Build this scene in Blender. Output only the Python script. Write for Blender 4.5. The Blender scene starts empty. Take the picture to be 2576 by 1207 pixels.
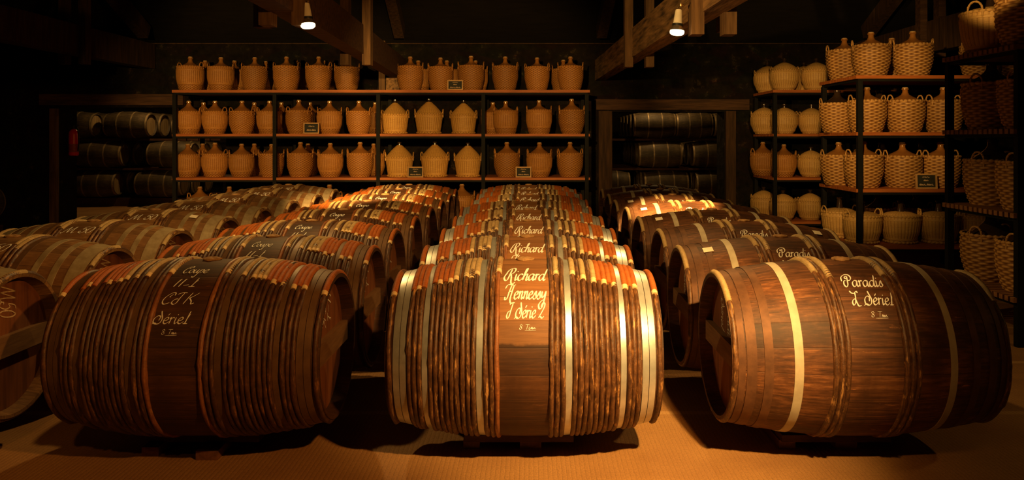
import bpy, math, random
from math import pi, sin, cos, atan2, radians as rad
random.seed(7)
C = bpy.context.scene.collection

# ------------------------------------------------------------------ camera
W, H = 2576, 1207
F = 1900.0                 # focal length in pixels
PX, PY = 1335.0, 350.0     # principal point of the (cropped) photograph
CAMZ = 1.6
cam_d = bpy.data.cameras.new('camera')
cam = bpy.data.objects.new('camera', cam_d)
C.objects.link(cam)
cam.location = (0, 0, CAMZ)
cam.rotation_euler = (pi / 2, 0, 0)
cam_d.sensor_fit = 'HORIZONTAL'
cam_d.sensor_width = 36
cam_d.lens = 36 * F / W
cam_d.shift_x = (W / 2 - PX) / W
cam_d.shift_y = -(H / 2 - PY) / W
cam_d.clip_start = 0.05
bpy.context.scene.camera = cam

def atX(px, Y):
    return (px - PX) / F * Y
def atZ(py, Y):
    return CAMZ + (PY - py) / F * Y

# ------------------------------------------------------------------ materials
def new_mat(name):
    m = bpy.data.materials.new(name)
    m.use_nodes = True
    nt = m.node_tree
    return m, nt, nt.nodes['Principled BSDF']
def N(nt, t, **kw):
    n = nt.nodes.new(t)
    for k, v in kw.items():
        setattr(n, k, v)
    return n
def col(c):
    return (c[0], c[1], c[2], 1)
def mapping(nt, src, scale):
    mp = N(nt, 'ShaderNodeMapping')
    mp.inputs['Scale'].default_value = scale
    nt.links.new(src, mp.inputs['Vector'])
    return mp.outputs['Vector']
def noise(nt, vec, scale, detail=4, rough=0.6):
    n = N(nt, 'ShaderNodeTexNoise')
    n.inputs['Scale'].default_value = scale
    n.inputs['Detail'].default_value = detail
    n.inputs['Roughness'].default_value = rough
    nt.links.new(vec, n.inputs['Vector'])
    return n.outputs['Fac']
def ramp(nt, fac, stops):
    r = N(nt, 'ShaderNodeValToRGB')
    els = r.color_ramp.elements
    while len(els) < len(stops):
        els.new(0.5)
    for e, (p, c) in zip(els, stops):
        e.position = p
        e.color = col(c) if not isinstance(c, (int, float)) else (c, c, c, 1)
    nt.links.new(fac, r.inputs['Fac'])
    return r.outputs['Color']
def mix(nt, a, b, fac, mode='MIX'):
    m = N(nt, 'ShaderNodeMix', data_type='RGBA', blend_type=mode)
    for s, v in ((m.inputs['Factor'], fac), (m.inputs[6], a), (m.inputs[7], b)):
        if isinstance(v, (int, float)):
            s.default_value = v
        elif isinstance(v, (tuple, list)):
            s.default_value = col(v)
        else:
            nt.links.new(v, s)
    return m.outputs[2]
def math_n(nt, op, a, b=None, c=None):
    n = N(nt, 'ShaderNodeMath', operation=op)
    for i, v in enumerate((a, b, c)):
        if v is None:
            continue
        if isinstance(v, (int, float)):
            n.inputs[i].default_value = v
        else:
            nt.links.new(v, n.inputs[i])
    return n.outputs[0]
def bump(nt, bsdf, h, strength=0.4, dist=0.01):
    b = N(nt, 'ShaderNodeBump')
    b.inputs['Strength'].default_value = strength
    b.inputs['Distance'].default_value = dist
    nt.links.new(h, b.inputs['Height'])
    nt.links.new(b.outputs['Normal'], bsdf.inputs['Normal'])
def spec(bsdf, v):
    bsdf.inputs['Specular IOR Level'].default_value = v

def simple(name, c1, c2=None, scale=(1, 1, 1), ns=8, rough=0.75, metallic=0.0, bstr=0.3, bdist=0.004, sp=0.3, det=5):
    m, nt, b = new_mat(name)
    co = N(nt, 'ShaderNodeTexCoord').outputs['Object']
    f = noise(nt, mapping(nt, co, scale), ns, det)
    c2 = c2 or tuple(v * 0.55 for v in c1)
    nt.links.new(ramp(nt, f, [(0.32, c2), (0.68, c1)]), b.inputs['Base Color'])
    b.inputs['Roughness'].default_value = rough
    b.inputs['Metallic'].default_value = metallic
    spec(b, sp)
    if bstr:
        bump(nt, b, f, bstr, bdist)
    return m

def stave_wood(name, c_light, c_mid, c_dark, grain=1.0, rough=0.62, sp=0.35, panel=None):
    """barrel staves: UV.x counts staves round the barrel, UV.y runs along it"""
    m, nt, b = new_mat(name)
    uv = N(nt, 'ShaderNodeUVMap').outputs['UV']
    sep = N(nt, 'ShaderNodeSeparateXYZ')
    nt.links.new(uv, sep.inputs[0])
    u, v = sep.outputs[0], sep.outputs[1]
    idx = math_n(nt, 'FLOOR', u)
    wn = N(nt, 'ShaderNodeTexWhiteNoise', noise_dimensions='1D')
    nt.links.new(idx, wn.inputs['W'])
    fr = math_n(nt, 'FRACT', u)
    edge = math_n(nt, 'ABSOLUTE', math_n(nt, 'SUBTRACT', fr, 0.5))
    joint_or_lit_strip = ramp(nt, edge, [(0.478, 0.0), (0.492, 1.0)])
    co = N(nt, 'ShaderNodeTexCoord').outputs['Object']
    g = noise(nt, mapping(nt, co, (2.2, 30, 30)), 2.2, 6, 0.65)
    blot = noise(nt, mapping(nt, co, (2.2, 1.5, 1.5)), 2.2, 5, 0.6)
    base = ramp(nt, g, [(0.3, c_dark), (0.52, c_mid), (0.78, c_light)])
    base = mix(nt, base, c_dark, ramp(nt, blot, [(0.36, 0.85), (0.62, 0.0)]))
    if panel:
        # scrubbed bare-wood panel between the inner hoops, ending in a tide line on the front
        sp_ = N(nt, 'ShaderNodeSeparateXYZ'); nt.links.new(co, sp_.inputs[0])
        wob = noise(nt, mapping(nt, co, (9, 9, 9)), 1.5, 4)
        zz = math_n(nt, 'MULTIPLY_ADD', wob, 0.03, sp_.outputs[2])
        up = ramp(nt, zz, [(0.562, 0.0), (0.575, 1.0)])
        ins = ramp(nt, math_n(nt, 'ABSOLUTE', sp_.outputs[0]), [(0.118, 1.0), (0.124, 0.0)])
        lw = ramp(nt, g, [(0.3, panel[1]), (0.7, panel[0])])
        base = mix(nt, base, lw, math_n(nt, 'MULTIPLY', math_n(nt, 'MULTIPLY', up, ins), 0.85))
    tone = math_n(nt, 'MULTIPLY_ADD', wn.outputs['Value'], 0.5, 0.72)
    sc_ = noise(nt, mapping(nt, co, (5, 26, 26)), 1.6, 5, 0.7)
    base = mix(nt, base, tuple(min(1, v * 1.7) for v in c_light), ramp(nt, sc_, [(0.64, 0.0), (0.72, 0.6)]))
    cmb = N(nt, 'ShaderNodeCombineColor')
    for i in range(3):
        nt.links.new(tone, cmb.inputs[i])
    base = mix(nt, base, cmb.outputs[0], 1.0, 'MULTIPLY')
    base = mix(nt, base, (0.03, 0.013, 0.006), math_n(nt, 'MULTIPLY', joint_or_lit_strip, 0.5))
    nt.links.new(base, b.inputs['Base Color'])
    b.inputs['Roughness'].default_value = rough
    spec(b, sp)
    h = math_n(nt, 'SUBTRACT', math_n(nt, 'MULTIPLY', g, 0.6 * grain), math_n(nt, 'MULTIPLY', joint_or_lit_strip, .6))
    bump(nt, b, h, 0.4, 0.003)
    return m

M = {}
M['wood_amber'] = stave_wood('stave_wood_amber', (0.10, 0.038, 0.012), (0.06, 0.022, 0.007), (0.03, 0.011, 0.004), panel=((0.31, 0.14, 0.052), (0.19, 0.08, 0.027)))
M['wood_umber'] = stave_wood('stave_wood_umber', (0.12, 0.046, 0.017), (0.07, 0.027, 0.010), (0.035, 0.014, 0.006))
M['wood_russet'] = stave_wood('stave_wood_russet', (0.27, 0.108, 0.038), (0.11, 0.04, 0.014), (0.035, 0.013, 0.005))
M['wood_grey'] = stave_wood('stave_wood_grey', (0.36, 0.20, 0.082), (0.24, 0.122, 0.046), (0.12, 0.056, 0.021))
M['wood_black'] = stave_wood('stave_wood_black', (0.13, 0.095, 0.05), (0.075, 0.053, 0.028), (0.03, 0.021, 0.012))
M['head_wood'] = simple('head_wood', (0.23, 0.08, 0.026), (0.12, 0.04, 0.014), (6, 9, 0.8), 3, 0.65)
M['head_black'] = simple('head_dark_wood', (0.30, 0.21, 0.10), (0.16, 0.10, 0.05), (6, 7, 0.8), 3, 0.7)
M['chime'] = simple('chime_wood', (0.22, 0.11, 0.045), (0.13, 0.06, 0.026), (2, 12, 12), 2, 0.65)
M['bar'] = simple('crossbar_wood', (0.22, 0.12, 0.055), (0.13, 0.065, 0.03), (4, 1, 9), 4, 0.65)

def bark_mat(name, c1, c2, c3, fleck):
    m, nt, b = new_mat(name)
    co = N(nt, 'ShaderNodeTexCoord').outputs['Object']
    f = noise(nt, mapping(nt, co, (1, 1, 1)), 20, 6, 0.7)
    f2 = noise(nt, mapping(nt, co, (90, 6, 6)), 2, 4, 0.6)
    f3 = noise(nt, mapping(nt, co, (40, 7, 7)), 1.7, 5, 0.65)
    base = ramp(nt, f, [(0.3, c3), (0.5, c2), (0.74, c1)])
    base = mix(nt, base, c3, ramp(nt, f2, [(0.38, 0.75), (0.58, 0.0)]))
    base = mix(nt, base, fleck, ramp(nt, f3, [(0.57, 0.0), (0.70, 0.85)]))
    nt.links.new(base, b.inputs['Base Color'])
    b.inputs['Roughness'].default_value = 0.5
    spec(b, 0.5)
    bump(nt, b, f, 0.7, 0.006)
    return m
M['bark'] = bark_mat('chestnut_bark', (0.22, 0.095, 0.032), (0.10, 0.040, 0.014), (0.035, 0.014, 0.006), (0.52, 0.27, 0.09))
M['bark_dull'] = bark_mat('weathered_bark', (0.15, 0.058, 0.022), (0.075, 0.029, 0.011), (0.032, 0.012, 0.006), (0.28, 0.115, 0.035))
M['peeled'] = bark_mat('peeled_hoop', (0.34, 0.125, 0.036), (0.24, 0.08, 0.022), (0.12, 0.04, 0.012), (0.42, 0.19, 0.06))

def wrap_mat(name, c1, c2):
    m, nt, b = new_mat(name)
    uv = N(nt, 'ShaderNodeUVMap').outputs['UV']
    wv = N(nt, 'ShaderNodeTexWave', wave_type='BANDS', bands_direction='Y')
    wv.inputs['Scale'].default_value = 22
    wv.inputs['Distortion'].default_value = 1.0
    nt.links.new(uv, wv.inputs['Vector'])
    co = N(nt, 'ShaderNodeTexCoord').outputs['Object']
    f = noise(nt, co, 30, 4)
    base = ramp(nt, f, [(0.3, c2), (0.65, c1)])
    base = mix(nt, base, tuple(v * 0.5 for v in c2), math_n(nt, 'MULTIPLY', math_n(nt, 'SUBTRACT', 1.0, wv.outputs['Fac']), 0.55))
    nt.links.new(base, b.inputs['Base Color'])
    b.inputs['Roughness'].default_value = 0.6
    spec(b, 0.3)
    bump(nt, b, wv.outputs['Fac'], 0.5, 0.003)
    return m
M['wrap_orange'] = wrap_mat('orange_osier', (0.60, 0.175, 0.022), (0.42, 0.10, 0.012))
M['wrap_pale'] = wrap_mat('pale_osier', (0.66, 0.48, 0.24), (0.46, 0.31, 0.13))
M['tip'] = simple('peeled_osier', (0.78, 0.60, 0.34), (0.62, 0.45, 0.22), (1, 1, 1), 30, 0.6)
M['steel'] = simple('galvanised_band', (0.72, 0.75, 0.76), (0.48, 0.49, 0.48), (1, 1, 1), 9, 0.36, 0.72, 0.15, 0.002, 0.5)
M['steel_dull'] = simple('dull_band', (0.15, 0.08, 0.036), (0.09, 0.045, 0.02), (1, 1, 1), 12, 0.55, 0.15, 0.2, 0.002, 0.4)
M['steel_pale'] = simple('pale_band', (0.46, 0.41, 0.31), (0.34, 0.29, 0.21), (1, 1, 1), 10, 0.6, 0.0, 0.2, 0.002, 0.35)
M['iron'] = simple('rusty_band', (0.14, 0.063, 0.03), (0.08, 0.036, 0.019), (1, 1, 1), 14, 0.6, 0.3, 0.3, 0.003, 0.3)
M['iron_bright'] = simple('worn_band', (0.52, 0.42, 0.26), (0.30, 0.22, 0.12), (1, 1, 1), 10, 0.45, 0.4, 0.2, 0.002, 0.4)
M['iron_dim'] = simple('dim_band', (0.30, 0.22, 0.12), (0.14, 0.10, 0.055), (1, 1, 1), 10, 0.5, 0.3, 0.2, 0.002, 0.4)
M['chalk'] = simple('white_paint', (0.85, 0.86, 0.83), (0.66, 0.65, 0.60), (1, 1, 1), 60, 0.8, 0, 0)
M['chalk_faint'] = simple('thin_white_paint', (0.62, 0.47, 0.30), (0.36, 0.24, 0.13), (1, 1, 1), 50, 0.85, 0, 0)
M['cork'] = simple('cork_cloth', (0.36, 0.21, 0.09), (0.22, 0.12, 0.05), (1, 1, 1), 40, 0.85, 0, 0.6, 0.005)
M['paper'] = simple('paper_tag', (0.85, 0.78, 0.62), (0.72, 0.64, 0.5), (1, 1, 1), 30, 0.8, 0, 0)

def wicker_mat(name, c1, c2, c3):
    m, nt, b = new_mat(name)
    co = N(nt, 'ShaderNodeTexCoord').outputs['Object']
    at = N(nt, 'ShaderNodeAttribute', attribute_name='weave')
    f = noise(nt, mapping(nt, co, (6, 6, 40)), 3, 5, 0.65)
    big = noise(nt, co, 5, 3)
    oi = N(nt, 'ShaderNodeObjectInfo')
    base = ramp(nt, f, [(0.3, c2), (0.68, c1)])
    base = mix(nt, base, c2, ramp(nt, big, [(0.4, 0.55), (0.6, 0.0)]))
    base = mix(nt, c3, base, ramp(nt, at.outputs['Fac'], [(0.05, 0.0), (0.55, 1.0)]))
    tone = math_n(nt, 'MULTIPLY_ADD', oi.outputs['Random'], 0.35, 0.78)
    cmb = N(nt, 'ShaderNodeCombineColor')
    for i in range(3): nt.links.new(tone, cmb.inputs[i])
    base = mix(nt, base, cmb.outputs[0], 1.0, 'MULTIPLY')
    nt.links.new(base, b.inputs['Base Color'])
    b.inputs['Roughness'].default_value = 0.55
    spec(b, 0.35)
    bump(nt, b, f, 0.25, 0.003)
    return m
M['wick_brown'] = wicker_mat('brown_wicker', (0.56, 0.265, 0.062), (0.40, 0.17, 0.036), (0.23, 0.09, 0.018))
M['wick_gold'] = wicker_mat('golden_wicker', (0.72, 0.42, 0.11), (0.54, 0.29, 0.068), (0.28, 0.13, 0.028))
M['wick_tan'] = wicker_mat('tan_wicker', (0.78, 0.49, 0.165), (0.60, 0.35, 0.105), (0.34, 0.175, 0.048))
M['wick_coarse'] = wicker_mat('coarse_wicker', (0.70, 0.41, 0.14), (0.50, 0.26, 0.075), (0.20, 0.085, 0.020))
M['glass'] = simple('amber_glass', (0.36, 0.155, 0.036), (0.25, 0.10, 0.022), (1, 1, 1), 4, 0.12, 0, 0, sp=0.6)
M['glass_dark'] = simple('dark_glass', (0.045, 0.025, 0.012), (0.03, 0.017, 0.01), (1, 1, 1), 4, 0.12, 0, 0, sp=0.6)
M['stopper'] = simple('stopper_cork', (0.55, 0.36, 0.17), (0.4, 0.25, 0.1), (1, 1, 1), 50, 0.85)
M['shelf'] = simple('shelf_plank', (0.50, 0.155, 0.032), (0.30, 0.085, 0.018), (0.7, 8, 8), 4, 0.6)
M['slat'] = simple('slat_plank', (0.36, 0.17, 0.07), (0.22, 0.10, 0.04), (0.7, 8, 8), 4, 0.65)
M['post'] = simple('black_steel_post', (0.010, 0.010, 0.009), (0.006, 0.006, 0.006), (1, 1, 1), 9, 0.7, 0.0, 0.1, sp=0.15)
M['timber'] = simple('old_timber', (0.36, 0.20, 0.08), (0.05, 0.03, 0.013), (9, 0.9, 9), 2.6, 0.8, 0, 0.6, 0.012)
M['timber_v'] = simple('old_post_timber', (0.20, 0.11, 0.045), (0.08, 0.042, 0.018), (9, 9, 0.9), 2.6, 0.8, 0, 0.5, 0.01)
M['timber_dark'] = simple('shaded_timber', (0.09, 0.045, 0.018), (0.03, 0.016, 0.008), (9, 9, 0.9), 2.6, 0.85, 0, 0.5, 0.01)  # darker timber copy, dim light on posts and beams put into its colour
M['timber_x'] = simple('old_lintel_timber', (0.12, 0.058, 0.026), (0.04, 0.02, 0.01), (0.9, 9, 9), 2.6, 0.8, 0, 0.5, 0.01)
M['bearer'] = simple('stillage_timber', (0.07, 0.028, 0.012), (0.035, 0.014, 0.007), (2, 2, 8), 5, 0.85, 0, 0.4)
M['rail'] = simple('rail_timber', (0.19, 0.075, 0.03), (0.09, 0.035, 0.015), (8, 1, 8), 4, 0.85, 0, 0.4)
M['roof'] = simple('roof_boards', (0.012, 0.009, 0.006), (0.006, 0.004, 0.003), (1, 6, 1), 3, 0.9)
M['slate'] = simple('blackboard', (0.035, 0.037, 0.03), (0.02, 0.021, 0.018), (1, 1, 1), 14, 0.8)
M['frame'] = simple('pine_frame', (0.55, 0.33, 0.13), (0.42, 0.24, 0.09), (1, 1, 1), 14, 0.6)
M['red'] = simple('red_enamel', (0.80, 0.018, 0.015), (0.68, 0.012, 0.01), (1, 1, 1), 4, 0.35, 0, 0, sp=0.5)
M['exting_label'] = simple('printed_label', (0.40, 0.10, 0.07), (0.30, 0.03, 0.02), (1, 1, 1), 22, 0.5, 0, 0)
M['blk'] = simple('black_rubber', (0.02, 0.02, 0.02), None, (1, 1, 1), 4, 0.5, 0, 0)
M['socket'] = simple('lamp_socket', (0.80, 0.74, 0.60), (0.66, 0.60, 0.47), (1, 1, 1), 10, 0.5, 0, 0)
M['reflector'] = simple('lamp_reflector', (0.55, 0.45, 0.35), (0.4, 0.3, 0.2), (1, 1, 1), 10, 0.2, 0.8, 0)
M['brass'] = simple('brass_fitting', (0.6, 0.42, 0.2), None, (1, 1, 1), 10, 0.3, 0.9, 0)

m, nt, b = new_mat('glowing_bulb')
b.inputs['Base Color'].default_value = (1, 0.9, 0.7, 1)
b.inputs['Emission Color'].default_value = (1.0, 0.72, 0.38, 1)
b.inputs['Emission Strength'].default_value = 7
M['bulb'] = m

# floor: ribbed concrete, ribs run away from the camera
m, nt, b = new_mat('ribbed_concrete')
co = N(nt, 'ShaderNodeTexCoord').outputs['Object']
sep = N(nt, 'ShaderNodeSeparateXYZ'); nt.links.new(co, sep.inputs[0])
wob = noise(nt, mapping(nt, co, (1, 0.5, 1)), 1.5, 1)
xx = math_n(nt, 'MULTIPLY_ADD', wob, 0.02, sep.outputs[0])
rib = math_n(nt, 'ABSOLUTE', math_n(nt, 'SINE', math_n(nt, 'MULTIPLY', xx, pi / 0.023)))
rib = math_n(nt, 'POWER', rib, 0.45)
fine = noise(nt, mapping(nt, co, (1, .45, 1)), 140, 4, 0.7)
big = noise(nt, mapping(nt, co, (1, 1, 1)), 1.3, 4, 0.6)
base = ramp(nt, big, [(0.3, (0.27, 0.13, 0.045)), (0.7, (0.41, 0.22, 0.078))])
base = mix(nt, base, (0.15, 0.075, 0.03), ramp(nt, fine, [(0.35, 0.5), (0.6, 0.0)]))
strip_y = math_n(nt, 'ABSOLUTE', math_n(nt, 'SUBTRACT', math_n(nt, 'FRACT', math_n(nt, 'ADD', sep.outputs[1], 0.08)), 0.5))
joint_or_lit_strip = ramp(nt, strip_y, [(0.02, 1.0), (0.03, 0.0)])
base = mix(nt, base, (0.46, 0.27, 0.11), math_n(nt, 'MULTIPLY', joint_or_lit_strip, 0.75))  # pale cross strips: light between the barrels, painted into the floor colour
base = mix(nt, base, (0.12, 0.065, 0.03), ramp(nt, rib, [(0.1, 0.45), (0.55, 0.0)]))
nt.links.new(base, b.inputs['Base Color'])
b.inputs['Roughness'].default_value = 0.7
spec(b, 0.3)
bump(nt, b, math_n(nt, 'MULTIPLY_ADD', fine, 0.4, rib), 0.35, 0.004)
M['floor'] = m

# rubble stone walls
m, nt, b = new_mat('rubble_stone')
co = N(nt, 'ShaderNodeTexCoord').outputs['Object']
vo = N(nt, 'ShaderNodeTexVoronoi'); vo.inputs['Scale'].default_value = 3.2
nt.links.new(mapping(nt, co, (1, 1, 1.9)), vo.inputs['Vector'])
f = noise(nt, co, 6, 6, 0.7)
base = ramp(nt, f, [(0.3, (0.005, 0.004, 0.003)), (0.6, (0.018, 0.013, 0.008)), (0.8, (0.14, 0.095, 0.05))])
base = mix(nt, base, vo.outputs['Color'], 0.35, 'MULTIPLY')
nt.links.new(base, b.inputs['Base Color'])
b.inputs['Roughness'].default_value = 0.9
spec(b, 0.15)
bump(nt, b, math_n(nt, 'ADD', vo.outputs['Distance'], f), 0.9, 0.03)
M['stone'] = m

# ------------------------------------------------------------------ mesh helpers
class MB:
    def __init__(self):
        self.v, self.f, self.uv, self.mi = [], [], [], []
        self.attr = None
    def quad(self, ids, uvs=None, mi=0):
        self.f.append(tuple(ids)); self.uv.append(uvs); self.mi.append(mi)
    def box(self, c, s, mi=0, rz=0.0, M3=None):
        b0 = len(self.v)
        for i in range(8):
            p = [(s[k] / 2) * (1 if (i >> k) & 1 else -1) for k in range(3)]
            if rz:
                p = [p[0] * cos(rz) - p[1] * sin(rz), p[0] * sin(rz) + p[1] * cos(rz), p[2]]
            self.v.append((c[0] + p[0], c[1] + p[1], c[2] + p[2]))
        for q in ((0, 2, 3, 1), (4, 5, 7, 6), (0, 1, 5, 4), (2, 6, 7, 3), (0, 4, 6, 2), (1, 3, 7, 5)):
            self.quad([b0 + i for i in q], None, mi)
        return self
    def hexa(self, pts, mi=0):
        """8 corners ordered as in box()"""
        b0 = len(self.v); self.v += [tuple(p) for p in pts]
        for q in ((0, 2, 3, 1), (4, 5, 7, 6), (0, 1, 5, 4), (2, 6, 7, 3), (0, 4, 6, 2), (1, 3, 7, 5)):
            self.quad([b0 + i for i in q], None, mi)
        return self
    def bar(self, a, bq, w, h, mi=0):
        """rectangular bar from a to b in a plane of constant x (w along x, h across)"""
        dy, dz = bq[1] - a[1], bq[2] - a[2]
        L = math.hypot(dy, dz) or 1
        ny, nz = -dz / L, dy / L
        pts = []
        for i in range(8):
            e = bq if (i >> 1) & 1 else a
            sx = w / 2 * (1 if i & 1 else -1); sn = h / 2 * (1 if (i >> 2) & 1 else -1)
            pts.append((e[0] + sx, e[1] + ny * sn, e[2] + nz * sn))
        return self.hexa(pts, mi)
    def lathe_z(self, prof, n=32, c=(0, 0, 0), mi=0, cap0=True, cap1=True):
        b0 = len(self.v)
        for (r, z) in prof:
            for k in range(n):
                a = 2 * pi * k / n
                self.v.append((c[0] + r * cos(a), c[1] + r * sin(a), c[2] + z))
        for j in range(len(prof) - 1):
            for k in range(n):
                k2 = (k + 1) % n
                self.quad([b0 + j * n + k, b0 + j * n + k2, b0 + (j + 1) * n + k2, b0 + (j + 1) * n + k], None, mi)
        if cap0: self.quad([b0 + k for k in reversed(range(n))], None, mi)
        if cap1: self.quad([b0 + (len(prof) - 1) * n + k for k in range(n)], None, mi)
        return self
    def lathe_x(self, prof, n=96, cz=0.0, stv=22, mi=0):
        """profile (x, r) swept about the x axis at height cz, with UVs in staves"""
        b0 = len(self.v)
        for (x, r) in prof:
            for k in range(n):
                a = 2 * pi * k / n
                self.v.append((x, -r * sin(a), cz + r * cos(a)))
        for j in range(len(prof) - 1):
            for k in range(n):
                k2 = (k + 1) % n
                u0, u1 = k / n * stv + .3, (k + 1) / n * stv + .3
                self.quad([b0 + j * n + k, b0 + j * n + k2, b0 + (j + 1) * n + k2, b0 + (j + 1) * n + k],
                          [(u0, prof[j][0]), (u1, prof[j][0]), (u1, prof[j + 1][0]), (u0, prof[j + 1][0])], mi)
        return self
    def tube(self, pts, r, n=8, mi=0, closed=False, flat=None):
        """tube along points; r may be a list"""
        b0 = len(self.v); L = len(pts)
        for i, p in enumerate(pts):
            q0 = pts[(i - 1) % L] if (closed or i) else pts[0]
            q1 = pts[(i + 1) % L] if (closed or i < L - 1) else pts[-1]
            t = [q1[k] - q0[k] for k in range(3)]
            l = math.sqrt(sum(c * c for c in t)) or 1
            t = [c / l for c in t]
            up = (0, 0, 1) if abs(t[2]) < 0.9 else (1, 0, 0)
            s = (t[1] * up[2] - t[2] * up[1], t[2] * up[0] - t[0] * up[2], t[0] * up[1] - t[1] * up[0])
            l = math.sqrt(sum(c * c for c in s)); s = [c / l for c in s]
            u = (s[1] * t[2] - s[2] * t[1], s[2] * t[0] - s[0] * t[2], s[0] * t[1] - s[1] * t[0])
            ri = r[i] if isinstance(r, (list, tuple)) else r
            for k in range(n):
                a = 2 * pi * k / n
                self.v.append(tuple(p[d] + ri * (cos(a) * s[d] + sin(a) * u[d]) for d in range(3)))
        for i in range(L if closed else L - 1):
            i2 = (i + 1) % L
            for k in range(n):
                k2 = (k + 1) % n
                self.quad([b0 + i * n + k, b0 + i * n + k2, b0 + i2 * n + k2, b0 + i2 * n + k], None, mi)
        if not closed:
            self.quad([b0 + k for k in reversed(range(n))], None, mi)
            self.quad([b0 + (L - 1) * n + k for k in range(n)], None, mi)
        return self
    def mesh(self, name, mats, smooth=True):
        me = bpy.data.meshes.new(name)
        me.from_pydata(self.v, [], self.f)
        if any(u for u in self.uv):
            lay = me.uv_layers.new(name='UVMap')
            i = 0
            for f, u in zip(self.f, self.uv):
                for k in range(len(f)):
                    if u: lay.data[i].uv = u[k]
                    i += 1
        for mm in (mats if isinstance(mats, (list, tuple)) else [mats]):
            me.materials.append(mm)
        me.polygons.foreach_set('material_index', self.mi)
        if self.attr:
            a = me.attributes.new('weave', 'FLOAT', 'POINT')
            a.data.foreach_set('value', self.attr)
        if smooth:
            me.polygons.foreach_set('use_smooth', [True] * len(me.polygons))
            try: me.set_sharp_from_angle(angle=rad(40))
            except Exception: pass
        me.update()
        return me

def put(name, me, parent=None, loc=None):
    o = bpy.data.objects.new(name, me)
    C.objects.link(o)
    if parent: o.parent = parent
    if loc: o.location = loc
    return o
def empty(name, loc=(0, 0, 0), rz=0.0):
    o = bpy.data.objects.new(name, None)
    o.empty_display_size = 0.1
    C.objects.link(o); o.location = loc; o.rotation_euler = (0, 0, rz)
    return o
def tag(o, label, cat, group=None):
    o['label'] = label; o['category'] = cat
    if group: o['group'] = group
    return o
def struct(name, mb, mats, smooth=False):
    o = put(name, mb.mesh(name, mats, smooth)); o['kind'] = 'structure'
    return o
def copy_tree(o, parent=None):
    c = o.copy(); C.objects.link(c)
    if parent: c.parent = parent
    for ch in list(o.children): copy_tree(ch, c)
    return c
ORD = ['first', 'second', 'third', 'fourth', 'fifth', 'sixth', 'seventh', 'eighth', 'ninth', 'tenth', 'eleventh',
       'twelfth', 'thirteenth', 'fourteenth', 'fifteenth']

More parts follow.
